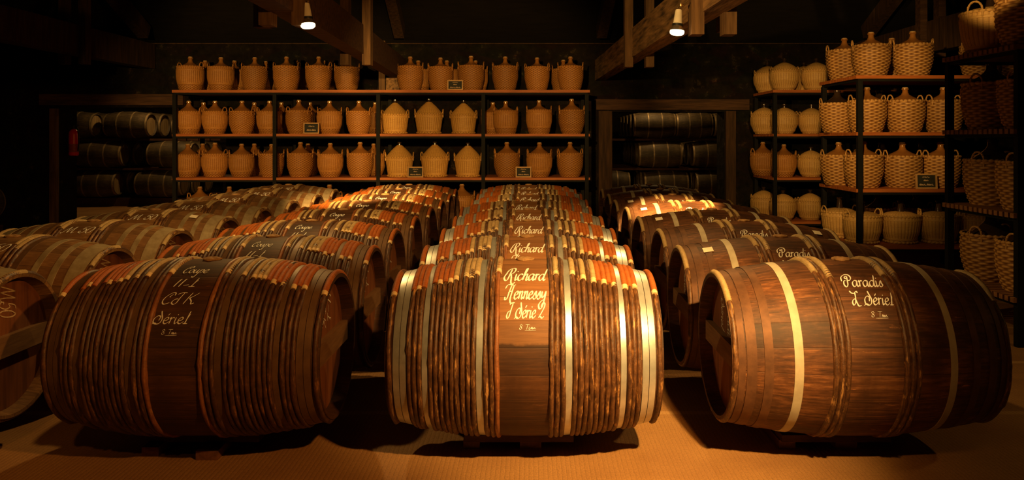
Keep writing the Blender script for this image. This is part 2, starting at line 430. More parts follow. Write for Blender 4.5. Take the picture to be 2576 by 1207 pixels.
# ------------------------------------------------------------------ hand lettering
G = {
 'a': ([[(.75,.85),(.45,1),(.1,.7),(.05,.3),(.25,0),(.55,.2),(.75,.8)],[(.78,1),(.72,.3),(.85,0),(1.05,.25)]], 1.0),
 'c': ([[(.65,.8),(.5,1),(.2,.85),(.05,.45),(.2,.05),(.5,0),(.8,.3)]], .78),
 'd': ([[(.75,.85),(.45,1),(.1,.7),(.05,.3),(.25,0),(.55,.2),(.75,.8)],[(.95,2.0),(.8,1),(.72,.3),(.85,0),(1.05,.25)]], 1.0),
 'e': ([[(.1,.45),(.5,.6),(.55,.9),(.35,1),(.08,.65),(.12,.15),(.4,0),(.78,.35)]], .75),
 'E': ([[(.1,.45),(.5,.6),(.55,.9),(.35,1),(.08,.65),(.12,.15),(.4,0),(.78,.35)],[(.35,1.3),(.55,1.65)]], .75),
 'h': ([[(0,.2),(.35,1.4),(.4,2),(.25,1.9),(.15,1),(.1,0)],[(.12,.4),(.35,.9),(.6,.95),(.62,.5),(.6,.1),(.75,0),(.92,.25)]], .9),
 'i': ([[(.12,1),(.1,.3),(.2,0),(.42,.25)],[(.2,1.35),(.24,1.48)]], .44),
 'n': ([[(0,.75),(.12,1),(.15,.6),(.1,0)],[(.12,.5),(.35,.95),(.55,.9),(.55,.3),(.65,0),(.85,.3)]], .84),
 'o': ([[(.4,1),(.1,.75),(.05,.3),(.3,0),(.6,.25),(.65,.7),(.4,1)]], .75),
 'p': ([[(.15,1),(.08,0),(-.05,-1.0),(-.3,-1.05),(-.42,-.85)],[(.12,.5),(.35,.95),(.6,.8),(.58,.25),(.3,0)]], .78),
 'r': ([[(0,.7),(.12,1),(.14,.6),(.1,0)],[(.13,.6),(.35,.95),(.56,.88)]], .62),
 's': ([[(0,.15),(.38,1),(.45,.6),(.58,.25),(.35,0),(.08,.12)]], .68),
 'u': ([[(.1,1),(.07,.35),(.25,0),(.5,.3),(.62,1)],[(.64,1),(.6,.3),(.72,0),(.92,.3)]], .9),
 'y': ([[(.1,1),(.1,.5),(.3,.2),(.55,.5),(.7,1.05)],[(.7,1.05),(.68,0),(.5,-.95),(.15,-1.15),(-.1,-.7),(.2,-.25),(.7,.0)]], .85),
 'R': ([[(.62,1.9),(.5,1),(.35,.15),(.05,0),(-.25,.4),(-.1,1.0),(.1,1.1)],[(-.1,1.1),(.2,1.75),(.7,2.05),(1.1,1.95),(1.15,1.5),(.9,1.1),(.6,1.0)],[(.65,1.0),(.85,.4),(1.0,-.3),(1.35,-.5),(1.6,-.25)]], 1.4),
 'H': ([[(-.35,1.4),(-.1,1.9),(.5,1.95),(.9,1.85)],[(.62,1.9),(.45,1),(.3,.1),(0,-.05),(-.1,.3)],[(1.25,1.95),(1.0,1.7),(.9,.8),(.85,0),(1.05,-.45),(1.45,-.5)],[(.25,.85),(.7,1.0),(1.0,1.05)]], 1.4),
 'S': ([[(.55,2.05),(.7,1.6),(1.0,.8),(.9,.15),(.5,-.05),(.05,.2),(0,.8),(.35,1.25),(.7,1.1),(.65,.5)],[(-.2,-.1),(.2,.12),(.5,-.05)]], 1.22),
 'J': ([[(.2,1.7),(.6,2.0),(1.05,2.0)],[(.8,1.95),(.62,1),(.5,.2),(.25,-.05),(.02,.3),(.2,.8),(.5,.9)]], 1.1),
 'P': ([[(.55,1.75),(.5,1),(.45,.3),(.2,-.02),(-.1,.3),(-.05,.9),(.22,1.0)],[(-.4,.9),(-.35,1.6),(.2,2.05),(.85,2.0),(1.1,1.5),(.9,1.05),(.6,1.0)],[(.5,1.75),(.25,1.7),(.15,1.45),(.4,1.3)]], 1.15),
 'L': ([[(-.3,2.1),(0,1.75),(.5,1.7)],[(.9,1.75),(.75,2),(.52,1.8),(.52,1.0),(.42,.25),(.15,-.02),(-.02,.35),(.15,.75),(.45,.8),(.65,.3),(.9,-.15),(1.3,-.1)]], 1.3),
 'C': ([[(1.0,1.5),(.95,1.95),(.6,1.95),(.2,1.25),(.1,.5),(.35,0),(.85,.25)],[(.8,1.7),(.6,1.35),(.65,1.2)]], 1.02),
 'K': ([[(.5,2),(.3,1),(.1,0)],[(1.15,2),(.7,1.3),(.4,1.0)],[(.45,1.05),(.75,.5),(.85,.03),(1.1,.2)]], 1.15),
 'M': ([[(-.2,.3),(0,0),(.3,1),(.6,2)],[(.6,2),(.65,1),(.75,.1)],[(.75,.1),(1.1,1.2),(1.4,2)],[(1.4,2),(1.38,.8),(1.5,0),(1.8,.3)]], 1.8),
 '1': ([[(.42,2),(.34,1),(.26,0)],[(.5,1.5),(.36,.9),(.2,0)],[(0,0),(.55,.03)]], .62),
 'l': ([[(.32,1.8),(.2,1),(.08,0)],[(.38,1.8),(.24,1),(.12,0)]], .45),
 '2': ([[(.1,1.45),(.3,2),(.7,1.9),(.72,1.4),(.4,.7),(.05,.1),(.3,.18),(.65,-.02),(.95,.25)]], .95),
 '5': ([[(.85,2.05),(.4,1.9),(.25,1.15),(.6,1.3),(.85,.75),(.55,.05),(.1,.15),(.05,.5),(.3,.5)]], .95),
 '0': ([[(.5,2),(.15,1.5),(.1,.5),(.4,0),(.75,.5),(.8,1.5),(.5,2),(.3,1.8)]], .9),
 '8': ([[(.6,1.7),(.35,2),(.12,1.6),(.4,1.05),(.65,.5),(.4,0),(.1,.4),(.35,1.0),(.6,1.4),(.6,1.7)]], .8),
 'T': ([[(0,1.9),(.95,1.95)],[(.5,1.95),(.42,0)]], .85),
 '-': ([[(0,.25),(.5,.4)]], .55),
 '~': ([[(0,.1),(.15,.9),(.25,.15),(.4,.85),(.5,.1),(.62,.7),(.75,.15),(.95,.8),(1.05,.2),(1.3,.4)]], 1.35),
 '_': ([[(-2.6,-.35),(0,-.3)]], 0),
 ' ': ([], .6),
}
def catmull(p, n=7):
    if len(p) < 3:
        return [(p[0][0] + (p[1][0] - p[0][0]) * i / n, p[0][1] + (p[1][1] - p[0][1]) * i / n) for i in range(n + 1)]
    out = []
    P = [(2 * p[0][0] - p[1][0], 2 * p[0][1] - p[1][1])] + list(p) + [(2 * p[-1][0] - p[-2][0], 2 * p[-1][1] - p[-2][1])]
    for i in range(1, len(P) - 2):
        for k in range(n):
            t = k / n
            q = []
            for d in range(2):
                a, b_, c, e = P[i - 1][d], P[i][d], P[i + 1][d], P[i + 2][d]
                q.append(.5 * ((2 * b_) + (c - a) * t + (2 * a - 5 * b_ + 4 * c - e) * t * t + (3 * b_ - a - 3 * c + e) * t ** 3))
            out.append(tuple(q))
    out.append(p[-1])
    return out
def letter(mb, text, u0, u1, base, xh, place, slant=0.18, wmax=0.20, wmin=0.07):
    """brush lettering: text fitted between u0 and u1, place(u, v) gives the surface point"""
    adv = sum(G[c][1] for c in text)
    sx = (u1 - u0) / adv
    pen = 0.0
    for ch in text:
        strokes, w = G[ch]
        for st in strokes:
            pts = catmull(st)
            P = [(u0 + (pen + x) * sx + slant * y * xh, base + y * xh) for x, y in pts]
            ids = []
            for i, p in enumerate(P):
                a, c = P[max(i - 1, 0)], P[min(i + 1, len(P) - 1)]
                t = (c[0] - a[0], c[1] - a[1]); l = math.hypot(*t) or 1
                t = (t[0] / l, t[1] / l)
                th = atan2(t[1], t[0])
                wd = xh * (wmin + (wmax - wmin) * abs(sin(th - rad(38))) ** 1.3) / 2
                e = min(i, len(P) - 1 - i)
                wd *= (0.55, 0.85, 1.0)[min(e, 2)]
                b0 = len(mb.v)
                mb.v.append(place(p[0] - t[1] * wd, p[1] + t[0] * wd))
                mb.v.append(place(p[0] + t[1] * wd, p[1] - t[0] * wd))
                ids.append((b0, b0 + 1))
            for (a0, a1), (b0, b1) in zip(ids, ids[1:]):
                mb.quad([a0, a1, b1, b0])
        pen += w
    return mb

# ------------------------------------------------------------------ big barrels
RB, RH, HL = 0.438, 0.362, 0.655
def RR(x):
    return RH + (RB - RH) * (1 - (x / HL) ** 2)
def body_mesh(name, wood):
    mb = MB()
    n = 30
    outer = [(-HL + 2 * HL * i / n, RR(-HL + 2 * HL * i / n)) for i in range(n + 1)]
    prof = [(-HL + .075, RH - .03), (-HL + .002, RH - .017)] + outer + [(HL - .002, RH - .017), (HL - .075, RH - .03)]
    mb.lathe_x(prof, 96, RB, 22)
    return mb.mesh(name, M[wood])
def head_mesh(name, side, mat):
    mb = MB()
    x = side * (HL - .068); r = RH - .026
    b0 = len(mb.v); n = 64
    for xx in (x, x - side * .02):
        for k in range(n):
            a = 2 * pi * k / n
            mb.v.append((xx, -r * sin(a), RB + r * cos(a)))
    mb.quad([b0 + k for k in (range(n) if side < 0 else reversed(range(n)))])
    mb.quad([b0 + n + k for k in (reversed(range(n)) if side < 0 else range(n))])
    for k in range(n):
        k2 = (k + 1) % n
        mb.quad([b0 + k, b0 + n + k, b0 + n + k2, b0 + k2] if side > 0 else [b0 + k, b0 + k2, b0 + n + k2, b0 + n + k])
    return mb.mesh(name, M[mat], False)
def bar_mesh(name, side):
    mb = MB()
    x = side * (HL - .05)
    mb.box((x, 0, RB + .0), (.036, 2 * (RH - .045), .105))
    for s in (-1, 1):
        for dz in (-.04, 0, .04):
            mb.box((x + side * .004, s * (RH - .036), RB + dz), (.014, .022, .014))
    return mb.mesh(name, M['bar'], False)
def band_mesh(name, x0, w, mat, t=0.0035):
    mb = MB()
    a, b_ = x0 - w / 2, x0 + w / 2
    prof = [(a, RR(a) - .002), (a, RR(a) + t), (x0, RR(x0) + t), (b_, RR(b_) + t), (b_, RR(b_) - .002)]
    mb.lathe_x(prof, 96, RB, 22)
    return mb.mesh(name, M[mat])
def hoop_mesh(name, x0, mat, seed, r=0.0132):
    """split chestnut hoop with the bark on: half-round, knobbly"""
    rnd = random.Random(seed)
    mb = MB(); n = 88; k8 = 7
    ph = [(rnd.uniform(0, 6.28), rnd.randint(2, 9), rnd.uniform(.0004, .0017)) for _ in range(5)]
    knots = [(rnd.uniform(0, 6.28), rnd.uniform(.0025, .006)) for _ in range(7)]
    for i in range(n):
        a = 2 * pi * i / n
        d = sum(am * sin(fq * a + p) for p, fq, am in ph)
        for ka, kh in knots:
            dd = abs((a - ka + pi) % (2 * pi) - pi)
            d += kh * max(0, 1 - dd / .06)
        dx = 0.0016 * sin(3 * a + ph[0][0]) + .0012 * sin(7 * a + ph[1][0])
        for k in range(k8):
            t = pi * k / (k8 - 1)
            rr = RR(x0) - .002 + (r * 1.12 + d) * sin(t)
            xx = x0 + dx - (r + d * .5) * cos(t)
            mb.v.append((xx, -rr * sin(a), RB + rr * cos(a)))
    for i in range(n):
        i2 = (i + 1) % n
        for k in range(k8 - 1):
            mb.quad([i * k8 + k, i2 * k8 + k, i2 * k8 + k + 1, i * k8 + k + 1])
    return mb.mesh(name, M[mat])
def wrap_mesh(name, x0, a0, a1, mat, tip=True, r=0.0158):
    """willow binding round a hoop from angle a0 (behind the top) to a1 (in front), with a peeled tip"""
    mb = MB(); k8 = 7
    n = max(14, int(abs(a1 - a0) / .02))
    tipn = int(.022 / (RR(x0) * abs(a1 - a0) / n)) + 1
    for i in range(n + 1):
        a = a0 + (a1 - a0) * i / n
        g = .0011 * (1 if i % 2 else -1)
        for k in range(k8):
            t = pi * k / (k8 - 1)
            rr = RR(x0) - .002 + (r * 1.18 + g) * sin(t)
            mb.v.append((x0 - (r + g) * cos(t), -rr * sin(a), RB + rr * cos(a)))
    for i in range(n):
        mi = 1 if (tip and i >= n - tipn) else 0
        v0, v1 = a0 + (a1 - a0) * i / n, a0 + (a1 - a0) * (i + 1) / n
        for k in range(k8 - 1):
            mb.quad([i * k8 + k, (i + 1) * k8 + k, (i + 1) * k8 + k + 1, i * k8 + k + 1],
                    [(k / 6, v0 * 6), (k / 6, v1 * 6), ((k + 1) / 6, v1 * 6), ((k + 1) / 6, v0 * 6)], mi)
    mb.quad(list(range(k8)), None, 0)
    mb.quad([n * k8 + k for k in reversed(range(k8))], None, 1 if tip else 0)
    return mb.mesh(name, [M[mat], M['tip']])
def bung_mesh(name):
    mb = MB()
    z = 2 * RB - .012
    n = 28
    prof = [(.036, z + .004), (.046, z + .014), (.045, z + .020), (.034, z + .024), (.02, z + .026), (.008, z + .027)]
    b0 = len(mb.v)
    for j, (r, zz) in enumerate(prof):
        for k in range(n):
            a = 2 * pi * k / n
            rr = r * (1 + .08 * sin(3 * a + 1) + .05 * sin(7 * a))
            mb.v.append((rr * cos(a), rr * sin(a) * .8, zz + .002 * sin(5 * a + j)))
    for j in range(len(prof) - 1):
        for k in range(n):
            k2 = (k + 1) % n
            mb.quad([b0 + j * n + k, b0 + j * n + k2, b0 + (j + 1) * n + k2, b0 + (j + 1) * n + k])
    mb.quad([b0 + (len(prof) - 1) * n + k for k in range(n)])
    return mb.mesh(name, M['cork'])
def on_barrel(u, v):
    """u along the barrel, v = - arc length from the crown towards the front"""
    r = RR(u) + .0016
    ph = -v / RB
    return (u, -r * sin(ph), RB + r * cos(ph))
def on_head(side, rot):
    def f(u, v):
        x = side * (HL - .0665)
        # text axes on the disc, turned by 90 degrees
        return (x, u, RB + v) if rot == 0 else ((x, v, RB - u) if rot < 0 else (x, -v, RB + u))
    return f
def script_lines(t, lines, mat='chalk'):
    for (tx, u0, u1, phi, xh) in lines:
        mb = letter(MB(), tx, u0, u1, -RB * rad(phi), xh, on_barrel)
        put('script_line', mb.mesh('script_line', M[mat], False), t)['label'] = 'white hand-painted script'
def head_line(t, side, tx, u0, u1, base, xh, place, mat='chalk', wmax=.17):
    mb = letter(MB(), tx, u0, u1, base, xh, place, wmax=wmax)
    put('head_script_line', mb.mesh('head_script_line', M[mat], False), t)['label'] = 'white script on the barrel head'

def base_barrel(name, wood):
    t = empty(name)
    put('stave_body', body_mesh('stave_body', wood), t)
    for s in (-1, 1):
        h = put('barrel_head', head_mesh('barrel_head', s, 'head_wood'), t)
        put('crossbar', bar_mesh('crossbar', s), h)
    put('bung', bung_mesh('bung'), t)
    return t
def add_hoop(t, x, mat, wrap=None, end=20, start=-35, tip=True):
    h = put('wooden_hoop', hoop_mesh('wooden_hoop', x, mat, int(abs(x) * 1e4) + (7 if x < 0 else 0)), t)
    if wrap:
        w = put('willow_binding', wrap_mesh('willow_binding', x, rad(start), rad(end), wrap, tip), h)
        w['label'] = 'orange willow binding' if wrap == 'wrap_orange' else 'pale willow binding'
    return h
def add_band(t, x, w, mat):
    b_ = put('metal_band', band_mesh('metal_band', x, w, mat), t)
    b_['label'] = 'flat metal band'
    return b_

def hooped_barrel(wood, bark, steel, seed):
    rnd = random.Random(seed)
    t = base_barrel('barrel', wood)
    half = [(.128, 'h', None), (.153, 'h', 'p'), (.179, 'h', None), (.206, 'b', .03), (.235, 'h', 'p'), (.260, 'h', None),
            (.286, 'h', 'p'), (.312, 'h', None), (.336, 'h', 'p'), (.361, 'h', 'o'), (.387, 'h', 'o'), (.412, 'h', 'o'),
            (.436, 'h', 'o'), (.462, 'b', .026), (.489, 'h', 'o'), (.513, 'h', 'o'), (.537, 'h', 'o'), (.567, 'b', .03),
            (.600, 'b', .03), (.636, 'h', 'o')]
    for s in (-1, 1):
        for i, (x, kind, a) in enumerate(half):
            if kind == 'b':
                add_band(t, s * x, a, steel)
                continue
            wrap = {'p': 'wrap_pale', 'o': 'wrap_orange', None: None}[a]
            if s < 0 and i == 0: wrap = 'wrap_pale'
            if s < 0 and i == 1: wrap = None
            if wrap is None and rnd.random() < .12 and .2 < x < .34: wrap = 'wrap_pale'
            end = 22 + x * 22 + rnd.uniform(-2, 2)
            tip = a != 'o' or (i % 2 == (0 if s > 0 else 1)) or x > .6
            add_hoop(t, s * x, 'peeled' if (i == 0 and (s < 0 or bark != 'bark')) else bark, wrap, end, -40, tip)
    return t

# ---- middle row: heavily hooped, two-tone bindings
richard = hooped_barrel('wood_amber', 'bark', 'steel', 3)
script_lines(richard, [
    ('Richard', -.095, .098, 31.5, .049), ('Hennessy', -.092, .100, 46.5, .044), ('J SErie 2', -.085, .09, 59, .038),
    ('8 Ti~_', -.025, .055, 66, .012)])
# ---- left-of-middle row
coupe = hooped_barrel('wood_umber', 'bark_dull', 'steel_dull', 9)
script_lines(coupe, [
    ('Coupe', -.075, .05, 24, .032), ('ll-1', -.08, .03, 37, .029), ('CJK', -.105, .055, 50, .031),
    ('SErie1', -.115, .05, 62.5, .030), ('8 T~_', -.065, .01, 69, .012)])
pl = on_head(1, -1)
head_line(coupe, 1, 'll-1', -.27, -.11, .03, .035, pl); head_line(coupe, 1, 'CJK', -.29, -.10, -.075, .035, pl); head_line(coupe, 1, 'SErie1', -.25, -.06, -.165, .03, pl)

# ---- right-hand row: smooth staves, few hoops
def banded_barrel(wood, groups, bands, rim_wrap=('wrap_pale', 42)):
    t = base_barrel('barrel', wood)
    for (x, wr, end) in groups:
        add_hoop(t, x, 'bark', wr, end, -30, False)
    for (x, w, mt) in bands:
        add_band(t, x, w, mt)
    for s in (-1, 1):
        add_hoop(t, s * .640, 'bark', rim_wrap[0], rim_wrap[1], -12, False)
    return t
paradis = banded_barrel('wood_russet',
    [(-.196, 'wrap_pale', 22), (-.166, None, 0), (-.138, 'wrap_pale', 29), (.128, 'wrap_pale', 27), (.158, None, 0), (.186, 'wrap_pale', 30)],
    [(-.36, .04, 'steel_pale'), (-.492, .04, 'iron'), (-.568, .045, 'iron'), (-.612, .03, 'iron'),
     (.355, .034, 'steel_pale'), (.47, .035, 'iron'), (.555, .04, 'iron'), (.612, .03, 'iron')])
script_lines(paradis, [
    ('Paradis', -.085, .10, 37, .041), ('L SErie1', -.08, .115, 50.5, .037), ('8 T~_', -.01, .07, 58.5, .014)])
pl = on_head(-1, -1)
def pl2(u, v): 
    p = pl(u, v); return (p[0], -p[1], p[2])
head_line(paradis, -1, 'Paradis', -.27, -.03, .02, .04, pl2); head_line(paradis, -1, 'SErie1', -.22, -.06, -.11, .035, pl2)

# ---- far left row
mfifty = banded_barrel('wood_grey',
    [(-.166, 'wrap_pale', 20), (-.136, 'wrap_pale', 24), (.136, 'wrap_pale', 22), (.166, 'wrap_pale', 28), (.194, None, 0)],
    [(-.232, .03, 'steel_dull'), (-.35, .035, 'iron_bright'), (-.46, .035, 'iron_bright'), (-.575, .085, 'iron_bright'),
     (.232, .032, 'steel_dull'), (.35, .036, 'iron_bright'), (.46, .036, 'iron_bright'), (.575, .085, 'iron_bright')], ('wrap_pale', 38))
script_lines(mfifty, [('M 50', -.11, .1, 31, .042)])
head_line(mfifty, 1, 'M50', -.31, -.145, -.045, .06, on_head(1, -1), 'chalk_faint', .13)

BZ = 0.102
Y0, DY = 3.9, 0.915
rows = [
 (richard, -.03, 'middle row', 'hooped barrel with orange and pale bindings', 'hooped barrels of the middle row'),
 (coupe, -1.645, 'row left of middle', 'dark hooped barrel with orange bindings', 'hooped barrels of the left-hand row'),
 (paradis, 1.60, 'right-hand row', 'smooth brown barrel with few hoops', 'smooth barrels of the right-hand row'),
 (mfifty, -3.30, 'far left row', 'grey-brown barrel with flat metal bands', 'banded barrels of the far left row'),
]
front_label = {
 'middle row': 'bright hooped barrel with three lines of white script, front of the middle row',
 'row left of middle': 'dark hooped barrel with four lines of white script, front left',
 'right-hand row': 'smooth brown barrel with two white script lines, front of the right-hand row',
 'far left row': 'barrel cut off by the left photo edge, head marked with numerals'}
jit = random.Random(5)
for proto, X, rowname, desc, grp in rows:
    for k in range(8):
        o = proto if k == 0 else copy_tree(proto)
        dx = 0 if k == 0 else jit.uniform(-.018, .018)
        o.location = (X + dx, Y0 + DY * k, BZ)
        o.rotation_euler = (0, 0, 0 if k == 0 else rad(jit.uniform(-.8, .8)))
        spots = []
        if proto is paradis and k in (1, 3, 4, 5): spots = [(-.49, 20)]
        if proto is paradis and k == 2: spots = [(.50, 22)]
        if proto is mfifty and k == 3: spots = [(.40, 18)]
        for (tx, tph) in spots:
            mb = MB()
            for i_ in range(5):
                for q_ in range(2):
                    a_ = rad(tph - 4 + 2 * i_); xx = tx - .03 + .06 * q_; r_ = RR(xx) + .006
                    mb.v.append((xx, -r_ * sin(a_), RB + r_ * cos(a_)))
            for i_ in range(4): mb.quad([2 * i_, 2 * i_ + 1, 2 * i_ + 3, 2 * i_ + 2])
            put('paper_tag', mb.mesh('paper_tag', M['paper'], False), o)['label'] = 'small white paper tag'
        if k == 0: lab = front_label[rowname]
        elif k == 7: lab = f'{desc}, farthest of the {rowname}'
        else: lab = f'{desc}, {ORD[k]} from front of the {rowname}'
        tag(o, lab, 'barrel', grp)
        # bearer under each barrel
        mb = MB().box((0, 0, .018), (.56, .11, .036))
        br = put('timber_bearer', mb.mesh('timber_bearer', M['bearer'], False), None, (X + dx - .03, Y0 + DY * k + .03, .046))
        tag(br, f'squared timber block under the {ORD[k] if k else "front"} barrel of the {rowname}', 'wood block', 'timber bearers under the barrels')
    for j, ox in enumerate((-.275, .03)):
        ln = 7.2
        mb = MB().box((0, ln / 2, .0225), (.085 if j == 0 else .11, ln, .045))
        r_ = put('floor_rail', mb.mesh('floor_rail', M['rail'], False), None, (X + ox, (3.81 if j == 0 else 3.765) if proto is coupe else 3.90, 0.001))
        tag(r_, f'{"left" if j == 0 else "right"} long floor timber carrying the barrels of the {rowname}', 'timber', 'floor timbers under the barrels')

# ------------------------------------------------------------------ wicker demijohns
def interp(prof, z):
    for (z0, r0), (z1, r1) in zip(prof, prof[1:]):
        if z <= z1:
            t = (z - z0) / (z1 - z0)
            t = t * t * (3 - 2 * t) * .5 + t * .5
            return r0 + (r1 - r0) * t
    return prof[-1][1]
def basket_mesh(name, prof, S, pitch, amp, mat, rib_top=None, foot=False):
    """woven body: stakes S, weft rows of given pitch; above rib_top only upright ribs show"""
    mb = MB(); attr = []
    Hh = prof[-1][0]
    na = S * 4
    nz = int(Hh / pitch * 4)
    for j in range(nz + 1):
        z = Hh * j / nz
        row = int(z / pitch)
        s = abs(sin(pi * z / pitch))
        for k in range(na):
            a = 2 * pi * k / na
            r = interp(prof, z)
            ribs = rib_top is not None and z > rib_top
            if ribs:
                w = abs(cos(S * a / 2)) ** .6
                d = amp * 1.0 * w + amp * .25 * s
                q = .15 + .75 * w * (.7 + .3 * s)
                if abs(z - rib_top - .012) < .012 or abs(z - Hh * .86) < .010:
                    d = amp * 1.4; q = .9 if s > .4 else .35
            else:
                w = cos(S * a / 2 * 1 + pi * row)
                d = amp * (w * .75 + .25) * (s ** .5)
                q = .5 + .5 * w if s > .35 else .12
                q *= (.45 + .55 * s)
            mb.v.append(((r + d) * cos(a), (r + d) * sin(a), z)); attr.append(max(0, min(1, q)))
    for j in range(nz):
        for k in range(na):
            k2 = (k + 1) % na
            mb.quad([j * na + k, j * na + k2, (j + 1) * na + k2, (j + 1) * na + k])
    mb.quad([k for k in reversed(range(na))])
    # braided rim
    def braid(R, z, r, turns):
        b0 = len(mb.v); n = 120; m_ = 8
        for i in range(n):
            a = 2 * pi * i / n
            rr = r * (1 + .28 * sin(turns * a))
            for q in range(m_):
                t = 2 * pi * q / m_
                mb.v.append(((R + rr * cos(t)) * cos(a), (R + rr * cos(t)) * sin(a), z + rr * sin(t)))
                attr.append(.55 + .4 * sin(turns * a))
        for i in range(n):
            i2 = (i + 1) % n
            for q in range(m_):
                q2 = (q + 1) % m_
                mb.quad([b0 + i * m_ + q, b0 + i2 * m_ + q, b0 + i2 * m_ + q2, b0 + i * m_ + q2])
    R1 = prof[-1][1]
    braid(R1, Hh, .0125, 30)
    if foot: braid(prof[0][1] + .004, .0175, .0125, 26)
    # inside
    b0 = len(mb.v)
    for (r, z) in ((R1 - .008, Hh), (R1 - .014, Hh - .06), (.02, Hh - .06)):
        for k in range(40):
            a = 2 * pi * k / 40
            mb.v.append((r * cos(a), r * sin(a), z)); attr.append(.2)
    for j in range(2):
        for k in range(40):
            k2 = (k + 1) % 40
            mb.quad([b0 + j * 40 + k, b0 + j * 40 + k2, b0 + (j + 1) * 40 + k2, b0 + (j + 1) * 40 + k])
    mb.attr = attr
    return mb.mesh(name, M[mat])
def lid_mesh(name, R, z0, prof, S, mat):
    """wicker lid: ribs running up to the neck; prof = [(frac r, dz)]"""
    mb = MB(); attr = []
    na = S * 4; n = 26
    for j in range(n + 1):
        t = j / n * (len(prof) - 1); i = min(int(t), len(prof) - 2); f = t - i
        fr = prof[i][0] * (1 - f) + prof[i + 1][0] * f
        z = z0 + prof[i][1] * (1 - f) + prof[i + 1][1] * f
        for k in range(na):
            a = 2 * pi * k / na
            w = abs(cos(S * a / 2)) ** .6
            r = R * fr + .004 * w * max(fr, .3)
            mb.v.append((r * cos(a), r * sin(a), z + .0012 * (j % 2)))
            attr.append((.25 + .7 * w) * (1 if j % 2 else .8))
    for j in range(n):
        for k in range(na):
            k2 = (k + 1) % na
            mb.quad([j * na + k, j * na + k2, (j + 1) * na + k2, (j + 1) * na + k])
    mb.quad([n * na + k for k in range(na)])
    mb.attr = attr
    return mb.mesh(name, M[mat])
def handle_mesh(name, R, z, side, mat, w=.05, h=.075, r=.0085):
    mb = MB()
    pts = []
    for i in range(15):
        a = pi * i / 14
        pts.append((side * (R - .002 + .006 * sin(a)), -w * cos(a), z - .005 + h * sin(a) ** .8))
    pts = [(pts[0][0], pts[0][1], z - .05)] + pts + [(pts[-1][0], pts[-1][1], z - .05)]
    mb.tube(pts, [r * (1 + .18 * sin(i * 2.1)) for i in range(len(pts))], 7)
    mb.attr = [.6 + .35 * sin(i * 1.3) for i in range(len(mb.v))]
    return mb.mesh(name, M[mat])
def lathe_obj(name, prof, mat, n=36):
    mb = MB().lathe_z(prof, n)
    return mb.mesh(name, M[mat])

def demijohn(prof, S, pitch, amp, mat, rib_top=None, foot=False, bottle=None, lid=None, neck=None, glass='glass', hw=.05, hh=.075, cork=True):
    t = empty('demijohn')
    put('wicker_basket', basket_mesh('wicker_basket', prof, S, pitch, amp, mat, rib_top, foot), t)
    Hh, R1 = prof[-1]
    for s in (-1, 1):
        put('handle', handle_mesh('handle', R1, Hh, s, mat, hw, hh), t)
    if bottle:
        b_ = put('glass_bottle', lathe_obj('glass_bottle', bottle, glass), t); b_['label'] = 'bare amber glass shoulder and neck'
        r, z = bottle[-1]
        if cork: put('stopper', lathe_obj('stopper', [(r * .78, z - .01), (r * .85, z + .012), (r * .7, z + .016)], 'stopper', 16), t)
    if lid:
        put('wicker_lid', lid_mesh('wicker_lid', R1, Hh - .01, lid, S, mat), t)
    return t
def bot(R, Hh, zn, zt, rn=.03):
    """glass shoulder from rim to neck foot zn and neck top zt"""
    return [(R * .90, Hh - .05), (R * .86, Hh), (R * .70, Hh + (zn - Hh) * .33), (R * .44, Hh + (zn - Hh) * .68), (rn * 1.45, zn), (rn * 1.02, zn + .03), (rn * .95, zt - .022), (rn * 1.22, zt - .018), (rn * 1.22, zt)]
VAR = {}
PW = [(0, .150), (.05, .168), (.2, .196), (.31, .197), (.36, .186)]
VAR['tall'] = demijohn(PW, 40, .0165, .0045, 'wick_brown', .09, bottle=bot(.186, .36, .43, .505))
VAR['tallweave'] = demijohn([(0, .140), (.06, .165), (.2, .194), (.31, .195), (.36, .187)], 40, .0165, .0042, 'wick_brown', None, bottle=bot(.187, .36, .425, .505))
VAR['round'] = demijohn([(0, .125), (.05, .150), (.16, .180), (.26, .186), (.33, .172)], 40, .0165, .0045, 'wick_brown', .07, bottle=bot(.172, .33, .425, .485))
VAR['roundweave'] = demijohn([(0, .13), (.05, .155), (.16, .184), (.26, .188), (.33, .176)], 40, .0165, .0042, 'wick_brown', None, bottle=bot(.176, .33, .42, .485))
LIDC = [(1.0, 0), (.97, .012), (.78, .065), (.52, .125), (.25, .175), (.17, .19)]
t = demijohn([(0, .168), (.03, .165), (.12, .180), (.24, .196), (.29, .202)], 34, .0165, .0045, 'wick_gold', .03, True, lid=LIDC)
put('glass_neck', lathe_obj('glass_neck', [(.026, .46), (.024, .495), (.03, .5), (.03, .515)], 'glass_dark', 18), t)
VAR['lidded'] = t
LIDD = [(1.0, 0), (.93, .03), (.75, .07), (.5, .10), (.3, .118), (.14, .128)]
t = demijohn([(0, .12), (.05, .16), (.16, .203), (.24, .208), (.30, .192)], 34, .0165, .0045, 'wick_tan', .02, True, lid=LIDD, hh=.06)
put('glass_neck', lathe_obj('glass_neck', [(.024, .40), (.022, .45), (.032, .46), (.032, .475), (.02, .48)], 'glass_dark', 18), t)
VAR['domed'] = t
VAR['big'] = demijohn([(0, .165), (.06, .190), (.2, .222), (.32, .227), (.385, .216)], 24, .021, .0075, 'wick_coarse', None, bottle=bot(.216, .385, .465, .545, .034), hh=.08)
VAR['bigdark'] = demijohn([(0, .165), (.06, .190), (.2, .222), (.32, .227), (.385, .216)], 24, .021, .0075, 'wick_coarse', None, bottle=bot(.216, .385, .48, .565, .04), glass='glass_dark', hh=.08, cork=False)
LIDE = [(1.0, -.005), (.9, .02), (.7, .042), (.45, .055), (.25, .06), (.16, .062)]
